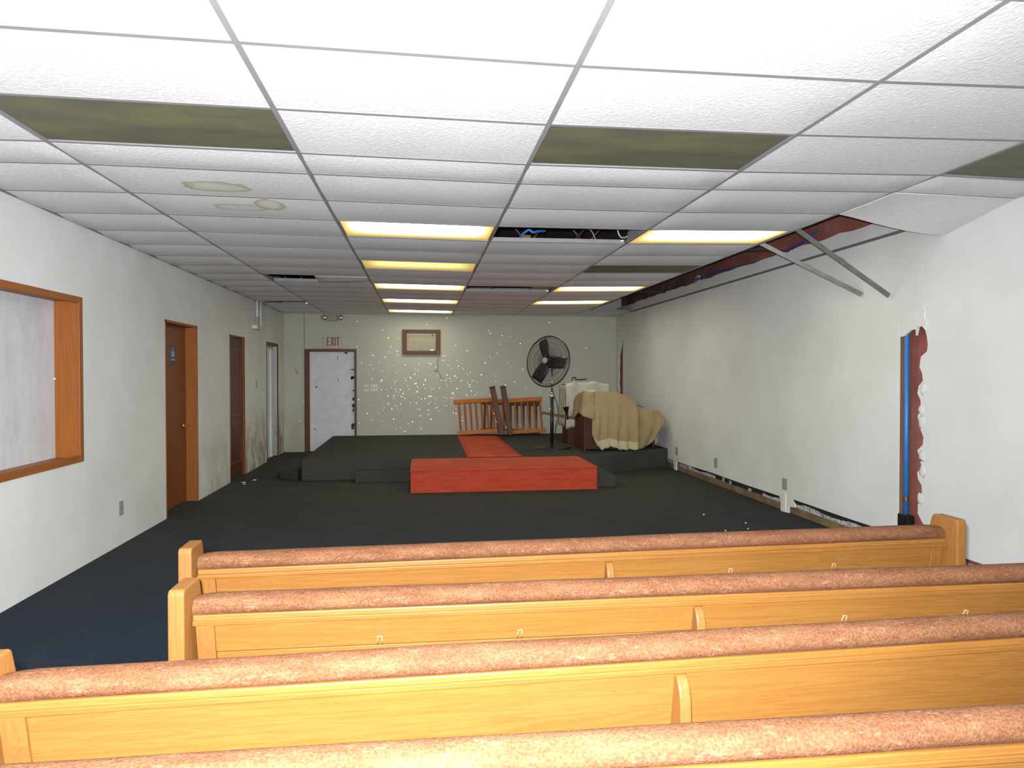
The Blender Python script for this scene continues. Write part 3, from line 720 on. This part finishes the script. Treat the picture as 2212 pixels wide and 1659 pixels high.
# ------------------------------------------------------------ platform, steps, red box and runner
ST = .30
pts = [(-1.72, YF-.001), (-1.68, 9.93), (-.9, 9.93), (2.55, 9.86), (2.78, 9.98), (3.0, 10.16), (3.3, 10.40), (3.7, 10.60), (XR-.002, 10.66), (XR-.002, YF-.001)]
mb = MB(); mb.prism(pts, 0, ST, 'z')
tag(mb.build('stage_platform', M['carpet'], bevel=.012), 'low dark carpeted platform along the far wall', 'platform')
mb = MB().prism([(-1.74, 9.95), (-1.70, 11.4), (-2.05, 11.3), (-2.02, 10.2)], 0, .14, 'z')
tag(mb.build('side_step', M['carpet'], bevel=.012), 'low dark carpeted step at the left end of the platform', 'step')
tag(MB().prism([(-.93, 9.915), (-.165, 9.90), (-.165, 9.70), (-.93, 9.70)], 0, .15, 'z').build('carpeted_step', M['carpet'], bevel=.012), 'low dark carpeted step left of the red box', 'step')
tag(MB().prism([(2.245, 9.85), (2.54, 9.845), (2.525, 8.86), (2.245, 8.86)], 0, .15, 'z').build('carpeted_step', M['carpet'], bevel=.012), 'low dark carpeted step right of the red box', 'step')
t = thing('red_step_box', 'red-orange carpet covered box step in front of the platform', 'box step', (1.04, 9.29, 0))
B(-1.195, 1.195, -.56, .56, 0, .275).build('body', M['red'], t, bevel=.006)
MB().box(-1.20, 1.20, -.566, .565, .275, .297).build('top_cover', M['red'], t, bevel=.006)
mb = MB().grid(lambda u, v: (.625+.79*u-.03*v*u+.02*v, 9.875+3.35*v, ST+.006+.003*noise.noise(Vector((u*3, v*9, 0)))), 6, 20)
tag(mb.build('carpet_runner', M['red'], smooth=True, solid=.008), 'red carpet runner crossing the platform to the railings', 'carpet runner')

# ------------------------------------------------------------ pedestal fan
F = thing('pedestal_fan', 'tall black pedestal fan standing on the platform', 'fan', (2.054, 10.94, ST))
MB().lathe([(0, 0), (.30, 0), (.305, .008), (.29, .018), (.16, .032), (.05, .055), (.028, .07), (0, .07)], n=32).build('base', M['black'], F, smooth=True)
MB().tube([(0, 0, .05), (0, 0, .82)], .027, 12).build('pole', M['black'], F, smooth=True)
MB().tube([(0, 0, .82), (0, 0, 1.30)], .015, 12).build('upper_pole', M['chrome'], F, smooth=True)
MB().tube([(0, 0, .80), (0, 0, .87)], .034, 12).build('collar', M['chrome'], F, smooth=True)
FH = bpy.data.objects.new('fan_head', None)
hc = Vector((-.075, -.05, 1.395)); fyaw = R(44); tilt = R(-7)
# build head in local coordinates: axis -y forward, then transform vertices
HM = Matrix.Translation(hc) @ Matrix.Rotation(-fyaw, 4, 'Z') @ Matrix.Rotation(tilt, 4, 'X')
def hb(mb, name, m, smooth=True):
    mb.v = [tuple(HM @ Vector(v)) for v in mb.v]; return mb.build(name, m, F, smooth=smooth)
Rg = .405
def ring(r, y, rr, n=48): 
    return MB().tube([(r*math.cos(2*math.pi*k/n), y, r*math.sin(2*math.pi*k/n)) for k in range(n+1)], rr, 6, cap=False)
mb = ring(Rg, 0, .010)
cage = hb(mb, 'rim', M['black'])
for side, name in ((-1, 'front_guard'), (1, 'rear_guard')):
    mb = MB()
    for k in range(72):
        a = 2*math.pi*k/72; c_, s_ = math.cos(a), math.sin(a)
        mb.tube([(c_*.05, side*.095, s_*.05), (c_*.2, side*.09, s_*.2), (c_*.34, side*.065, s_*.34), (c_*Rg, 0, s_*Rg)], .0017, 3, cap=False)
    for rr in (.13, .22, .31, .37):
        yy = side*(.095 if rr < .15 else .088 if rr < .25 else .073 if rr < .34 else .04)
        n = 40; mb.tube([(rr*math.cos(2*math.pi*k/n), yy, rr*math.sin(2*math.pi*k/n)) for k in range(n+1)], .002, 3, cap=False)
    tag(hb(mb, name, M['black']), kind='stuff')
hb(MB().lathe([(0, -.105), (.04, -.102), (.05, -.092), (.05, -.085), (0, -.085)], n=20, axis='y'), 'badge', M['greyp'])
hb(MB().lathe([(0, -.06), (.045, -.055), (.05, .03), (0, .04)], n=16, axis='y'), 'hub', M['black'])
for a0 in (110, 238, 355):
    a = R(a0)
    def bl(u, v, a=a):
        r = .045+.315*v; w_ = (.075+.05*math.sin(v*2.4)) * (u-.5)*2*.8
        x = r*math.cos(a)-w_*math.sin(a); z = r*math.sin(a)+w_*math.cos(a)
        return (x, -.01+.05*(u-.5), z)
    mb = MB().grid(bl, 4, 6); mb.v = [tuple(HM @ Vector(v)) for v in mb.v]
    mb.build('blade', M['black'], F, smooth=True, solid=.004)
hb(MB().lathe([(0, .06), (.085, .065), (.095, .09), (.095, .22), (.07, .25), (0, .255)], n=20, axis='y'), 'motor', M['black'])
hb(MB().tube([(0, .10, -.08), (0, .07, -.14)], .018, 8), 'neck', M['chrome'])
hb(MB().box(-.02, .02, .12, .15, .09, .105), 'switch', M['redletter'], False)
o = cable('fan_cord', [(.0, .03, 1.0), (.05, .03, .82), (.10, .03, .66), (.105, .02, .50), (.07, .02, .36), (.06, .02, .24), (.075, .02, .14)], .006, M['black'], None, None); o.parent = F; o.name = 'power_cord'

# ------------------------------------------------------------ altar railings leaning at the far wall
def railing(name, x0, x1, y0, nb, h, tilt_y, lean, label, dark=False, newel=None, z0=ST+.012):
    t = thing(name, label, 'railing', (x0, y0, z0), None, 'altar railings')
    t.rotation_euler = (Matrix.Rotation(tilt_y, 3, 'Y') @ Matrix.Rotation(lean, 3, 'X')).to_euler()
    L = x1-x0; mr, mz = (M['newel'], M['newel']) if dark else (M['rail'], M['railz'])
    B(0, L, -.022, .022, 0, .08).build('bottom_rail', mr, t, bevel=.006)
    B(-.03, L-.02, -.03, .03, h-.085, h).build('top_rail', mr, t, bevel=.012)
    for k in range(nb):
        x = .07+(L-.14)*k/(nb-1)
        MB().tube([(x, 0, .06), (x, 0, .12), (x, 0, h*.5), (x, 0, h-.10), (x, 0, h-.07)], [.016, .018, .021, .018, .016], 8).build('baluster', mz, t, smooth=True)
    return t
railing('altar_railing', .655, 1.44, 13.30, 7, .69, R(-3), R(-12), 'orange-brown railing section with thin balusters, left of the two dark posts')
railing('altar_railing', 1.50, 2.38, 13.28, 7, .70, R(-3), R(-12), 'orange-brown railing section with balusters, right of the two dark posts')
railing('altar_railing', 1.12, 2.28, 13.44, 9, .63, R(2), R(-9), 'darker railing section stacked behind the two orange ones', dark=True, z0=ST+.055)
for x, lb in ((1.52, 'dark wooden newel post leaning across the railings, left of the pair'), (1.68, 'dark wooden newel post leaning across the railings, right of the pair')):
    t = thing('newel_post', lb, 'post', (x-.02, 13.12, ST+.022), None, 'newel posts')
    t.rotation_euler = (Matrix.Rotation(R(-11 if x < 1.6 else -8), 3, 'Y') @ Matrix.Rotation(R(-8), 3, 'X')).to_euler()
    MB().prism([(-.05, -.045), (.05, -.045), (.05, .045), (-.05, .045)], 0, .92, 'z').build('post', M['newel'], t, bevel=.01)
    B(-.055, .055, -.05, .05, .92, .955).build('post_cap', M['newel'], t, bevel=.012)

# ------------------------------------------------------------ organ, bench, sheets
t = thing('organ', 'dark walnut organ mostly hidden under a beige sheet', 'organ', (2.46, 10.42, ST), (0, 0, R(1)))
OW = .84
B(0, .035, 0, .62, 0, .76).build('side_panel', M['organ'], t, bevel=.006)
B(OW-.035, OW, 0, .62, 0, .76).build('side_panel', M['organ'], t, bevel=.006)
B(.035, OW-.035, .03, .05, .03, .60).build('back_panel', M['organ'], t)
B(.02, OW-.02, .01, .60, .56, .62).build('key_desk', M['organ'], t, bevel=.006)
B(.036, OW-.036, .02, .34, .62, .765).build('console', M['organ'], t, bevel=.01)
B(.03, .42, .03, .30, .766, .895).build('music_desk', M['organ'], t, bevel=.01)
def fold(x, y, a=1.): return a*(noise.noise(Vector((x, y, .3)))*.6 + noise.noise(Vector((x*2.3, y*1.7, 4.)))*.4)
# sheet 1: path over the organ for each x: back edge, across the top, down the front (towards the room) to the hem
def hemz(u): # hem height above stage
    return .02+.05*max(0, math.sin((u-.16)*math.pi/.42))*(.16 < u < .58) + .06*max(0, (.12-u)/.12)**1.0 + .012*math.sin(u*40)*.5
def topz(u): return 1.222 - .015*u - .12*max(0, u-.62)/.38
def sheet(u, v):
    # u: left to right; v 0 back .. 1 hem
    xt = 2.450+.84*u
    zt = topz(u)
    if v < .25:
        k = v/.25; y = 10.82-.40*k; z = zt-.10*(1-k)**2+.008*fold(u*5, k*3); x = xt
    else:
        k = (v-.25)/.75
        hz = ST+hemz(u)
        z = zt+(hz-zt)*k
        left = .0 if k < .3 else 0
        # sheet's left edge steps in at desk height
        pinch = max(0., min(1., (k-.22)/.12))
        x = xt + (1-u)**1.5*(.13*pinch + .08*max(0, k-.80)/.2) + .03*u*k + .02*fold(u*3, k*2+5)
        f = .030*fold(u*9+.4*k, k*1.2+2)+.022*math.sin(u*30+2*k)*k
        y = 10.395-.02*math.sin(k*math.pi)+f*min(1, k*3)-.025*k
    return (x, y, z)
sh = thing('dust_sheet', 'beige dust sheet draped over the organ, hanging to the platform with a pale hem', 'sheet', (0, 0, 0))
mb = MB().grid(sheet, 44, 52)
for i, f in enumerate(mb.f):
    j = i//44; 
    if j >= 46: mb.m[i] = 1
tag(mb.build('main_drape', [M['sheet'], M['hem']], sh, smooth=True, solid=.004))
def flap(u, v):   # left side flap, hanging down the organ's side
    y = 10.395+.60*u; zt = topz(0)-.005-.10*(u**2)
    zb = ST+.56+.04*math.sin(u*5)-.05*u
    return (2.455-.012-.022*v*(1+.4*math.sin(u*9))-.015*fold(u*6, v*3)-.03*u*v, y, zt+(zb-zt)*v)
MB().grid(flap, 14, 14).build('side_flap', M['sheet'], sh, smooth=True, solid=.004)
def tri(u, v):    # loose front-left fold
    return (2.440-.022*v+(.175+.03*v)*u, 10.40-.035*math.sin(u*2.6)-.01*v, topz(0)-.02+(ST+.55-.07*u-topz(0)+.02)*v)
MB().grid(tri, 8, 12).build('corner_fold', M['sheet'], sh, smooth=True, solid=.004)
tag(MB().grid(lambda u, v: (2.50+.17*u, 10.385+.10*v, topz(0)+.012+.012*math.sin(u*3)-.035*(1-v)), 5, 3).build('music_sheet', M['hem'], sh, smooth=True, solid=.003), 'pale paper corner on top')
# bench beside it with second sheet
t = thing('organ_bench', 'dark walnut bench under the right hand beige sheet', 'bench', (3.34, 10.78, ST))
B(0, .38, 0, .36, .55, .60).build('seat', M['organ'], t, bevel=.008)
for x in (0., .34): B(x, x+.04, .02, .34, 0, .55).build('leg', M['organ'], t, bevel=.005)
B(.04, .30, .15, .19, .15, .25).build('stretcher', M['organ'], t)
def sheet2(u, v):
    x = 3.20+.585*u; zt = .965-.06*u-.10*max(0, u-.85)/.15
    if v < .3:
        k = v/.3; return (x, 11.02-.42*k, zt-.03*(1-k)+.012*fold(u*5, k*3+7))
    k = (v-.3)/.7
    hz = ST+.015+.32*max(0, (u-.25)/.75)**2.5
    bulge = .05*math.sin(k*math.pi)
    return (x+.04*math.sin(k*3)*u-.05*u*k*k, 10.60-.12*(1-u)*k-bulge+.035*fold(u*7, k*2+9)+.02*math.sin(u*17+k*4)*k, zt+(hz-zt)*k)
tag(MB().grid(sheet2, 34, 36).build('dust_sheet', M['sheet'], smooth=True, solid=.004), 'beige dust sheet sagging over the low bench between organ and right wall', 'sheet')
cable('brown_cord', [(3.32, 10.86, .995), (3.40, 10.86, 1.0), (3.46, 10.85, .985), (3.54, 10.83, .95)], .009, M['brownpipe'], 'brown cord lying along the top of the low right dust sheet', 'cord')
# dark board sticking out to the left, dark horn shape
t = tag(MB().prism([(0, 0), (.62, -.105), (.62, -.155), (0, -.035)], 0, .03, 'y').build('wooden_board', M['stud'], loc=(1.90, 11.15, .885), bevel=.004), 'narrow brown board sticking out to the left behind the fan pole', 'board')
mb = MB().lathe([(.055, .10), (.05, .10), (.02, 0), (.012, -.06), (.02, -.10)], n=14)
tag(mb.build('lamp_horn', M['black'], loc=(2.30, 10.95, .86), rot=(0, R(-8), 0), smooth=True, solid=.003), 'small dark flared cup between the fan and the organ sheet', 'horn')
# boxy thing behind with spattered cloth
t = thing('covered_speaker', 'boxy object under a paint-spattered white drop cloth in the far corner', 'covered box', (2.78, 11.55, ST))
B(-.33, .33, 0, .5, 0, 1.02).build('cabinet', M['organ'], t, bevel=.01)
def dc(u, v):
    x = -.37+.76*u
    if v < .3: return (x, .52-.54*(v/.3), 1.055+.05*fold(u*7, v*8)-.05*abs(2*u-1)**3)
    k = (v-.3)/.7; return (x*(1+.02*k), -.025-.03*k+.03*fold(u*9, k*3), 1.055+.05*fold(u*7, 8)*(1-k)-.75*k-.05*abs(2*u-1)**3)
MB().grid(dc, 20, 20).build('drop_cloth', M['dropcloth'], t, smooth=True, solid=.004)
def dcs(s): return MB().grid(lambda u, v: (s*(.375+.02*v+.01*fold(u*5, v*3)), .52-.54*u, 1.0-.7*v), 8, 10)
dcs(-1).build('cloth_side', M['dropcloth'], t, smooth=True, solid=.004); dcs(1).build('cloth_side', M['dropcloth'], t, smooth=True, solid=.004)
cable('black_cord', [(2.50, 11.5, 1.38), (2.52, 11.5, 1.43), (2.57, 11.5, 1.425), (2.57, 11.5, 1.39), (2.62, 11.52, 1.395), (2.76, 11.52, 1.405)], .009, M['black'], 'black cord curled on top of the spattered drop cloth', 'cord')
tag(MB().tube([(3.70, 10.72, ST+.004), (3.70, 10.70, ST+.06), (3.735, 10.70, ST+.085), (3.76, 10.70, ST+.05), (3.76, 10.70, ST+.004)], .006, 6).build('cable_loop', M['black'], smooth=True), 'small black cord loop at the right corner of the platform', 'cord')

# ------------------------------------------------------------ pews
PEW = [  # left end of the back's top line (inner face of left post) and a second point on the line (right)
    ('front row pew, farthest from the camera, both end posts in view', (-.849, 2.764), (2.367, 2.854), -.845, [.755], [1.294, 1.773], 'front'),
    ('second pew with the scuffed flaking top and two clear clips', (-.733, 2.254), (2.141, 2.223), -.70, [.905], [-.136, .311, 1.432, 1.885], 'second'),
    ('third pew, its left post at the left edge, broad golden back', (-.963, 1.715), (1.703, 1.767), -.955, [.655], [], 'third'),
    ('nearest one, only its brightly lit padded top in view', (-.423, 1.294), (1.225, 1.269), -.80, [.71], [], 'nearest')]
PL = 3.155; TT = .047
def pew(lab, pl, pr, x0, brs, clips):
    sl = (pr[1]-pl[1])/(pr[0]-pl[0]); ang = math.atan(sl)
    y0 = pl[1]+(x0-pl[0])*sl + .025
    t = thing('church_pew', 'honey oak church pew: '+lab, 'pew', (x0, y0, 0), (0, 0, ang), 'church pews')
    # local: x 0..PL between the end panels, y 0 is the crest of the padded top
    ep = [(-.137, .0), (-.137, .848), (-.128, .86), (.002, .86), (.012, .850), (.06, .70), (.13, .63), (.24, .61), (.262, .59), (.262, .03), (.25, 0)]
    for a0 in (-TT, PL):
        MB().prism(ep, a0, a0+TT, 'x').build('end_panel', M['pewz'], t, bevel=.006)
    # padded top
    prof = []
    for k in range(15):
        a = math.pi*(1.30-1.60*k/14)
        prof.append((-.034+.045*math.cos(a), .787+.033*max(-.8, math.sin(a))))
    def pr_(u, v):
        i = u*14; k = min(int(i), 13); f = i-k
        y = prof[k][0]*(1-f)+prof[k+1][0]*f; z = prof[k][1]*(1-f)+prof[k+1][1]*f
        e = min(1, min(v, 1-v)*60); x = .002+(PL-.004)*v
        wv = .0022*noise.noise(Vector((x*2.5, u*3, t.location.y*3)))
        return (x, y*(.9+.1*e)-.002, z-.008*(1-e)+wv)
    mb = MB().grid(pr_, 14, 90)
    mb.build('padded_top', M['roll'], t, smooth=True)
    B(.004, PL-.004, -.076, .045, .744, .764).build('top_rail', M['pew'], t, bevel=.004)
    sl_ = .195  # back slope: y gained per metre down
    def yb(z): return -.080+sl_*(.755-z)
    def board(name, x0_, x1_, z1, z0_, off=0, th=.02, m='pew'):
        pts = [(yb(z1)+off, z1), (yb(z0_)+off, z0_), (yb(z0_)+off+th, z0_), (yb(z1)+off+th, z1)]
        return MB().prism(pts, x0_, x1_, 'x').build(name, M[m], t, bevel=.0025)
    if 'second' in lab:
        board('upper_back_board', .066, PL-.066, .730, .640, .008); board('lower_back_board', .066, PL-.066, .638, .36, .009)
    else: board('back_board', .066, PL-.066, .730, .36, .008)
    board('back_moulding', .004, PL-.004, .746, .730, -.002 if 'front' not in lab else -.008, .03)
    board('stile', .012, .066, .730, .36, .0, .03, 'pewz'); board('stile', PL-.066, PL-.012, .730, .36, .0, .03, 'pewz')
    MB().prism([(yb(.36)+.03, .37), (yb(.36)+.03, .40), (.245, .435), (.255, .42), (.25, .405)], .004, PL-.004, 'x').build('seat', M['pew'], t, bevel=.004)
    B(.02, PL-.02, .15, .17, .28, .39).build('seat_apron', M['pew'], t)
    for bx in brs:
        x = (bx-x0)/math.cos(ang); w_ = .015
        pts = [(yb(.728)+.012, .728)]
        for k in range(8):
            a = math.pi/2*k/7; pts.append((yb(.66)+.006-.052*math.sin(a)-.012*(1-math.sin(a)), .645+.083*math.cos(a)))
        pts += [(-.120, .35), (-.125, .0), (-.02, .0), (yb(.36)+.012, .36)]
        s = MB().prism(pts, x-w_, x+w_, 'x').build('back_bracket', M['pewz'], t, bevel=.005)
        scr = MB().lathe([(0, -.003), (.004, -.003), (.006, 0)], (x, yb(.66)-.047, .60), 10, 'y').build('screw', M['brass'], s)
    for cx in clips:
        x = (cx-x0)/math.cos(ang)
        mb = MB(); yy = yb(.67)+.010
        mb.tube([(x-.007, yy+.004, .640), (x-.007, yy-.006, .660), (x-.006, yy-.010, .671), (x+.006, yy-.010, .671), (x+.007, yy-.006, .660), (x+.007, yy+.004, .640)], .0025, 6)
        tag(mb.build('card_clip', M['clear'], t, smooth=True), 'small clear plastic clip')
    return t
for lab_, pl, pr, x0, brs, clips, _ in PEW: pew(lab_, pl, pr, x0, brs, clips)

# litter specks on the carpet near the right wall and lower left
mb = MB(); q = random.Random(4)
for (x, y, r) in [(2.95, 7.0, .012), (3.2, 6.55, .010), (3.1, 6.3, .008), (2.85, 6.25, .008), (-2.35, 10.1, .03), (-2.45, 9.9, .03), (-2.4, 9.75, .02)]:
    mb.add([(x-r, y-r, .002), (x+r, y-r*.6, .003), (x+r*.8, y+r, .004), (x-r*.7, y+r, .002), (x, y, .012)], [(0, 1, 4), (1, 2, 4), (2, 3, 4), (3, 0, 4)])
tag(mb.build('plaster_crumbs', M['mud']), 'white plaster crumbs on the dark carpet', 'debris', kind='stuff')
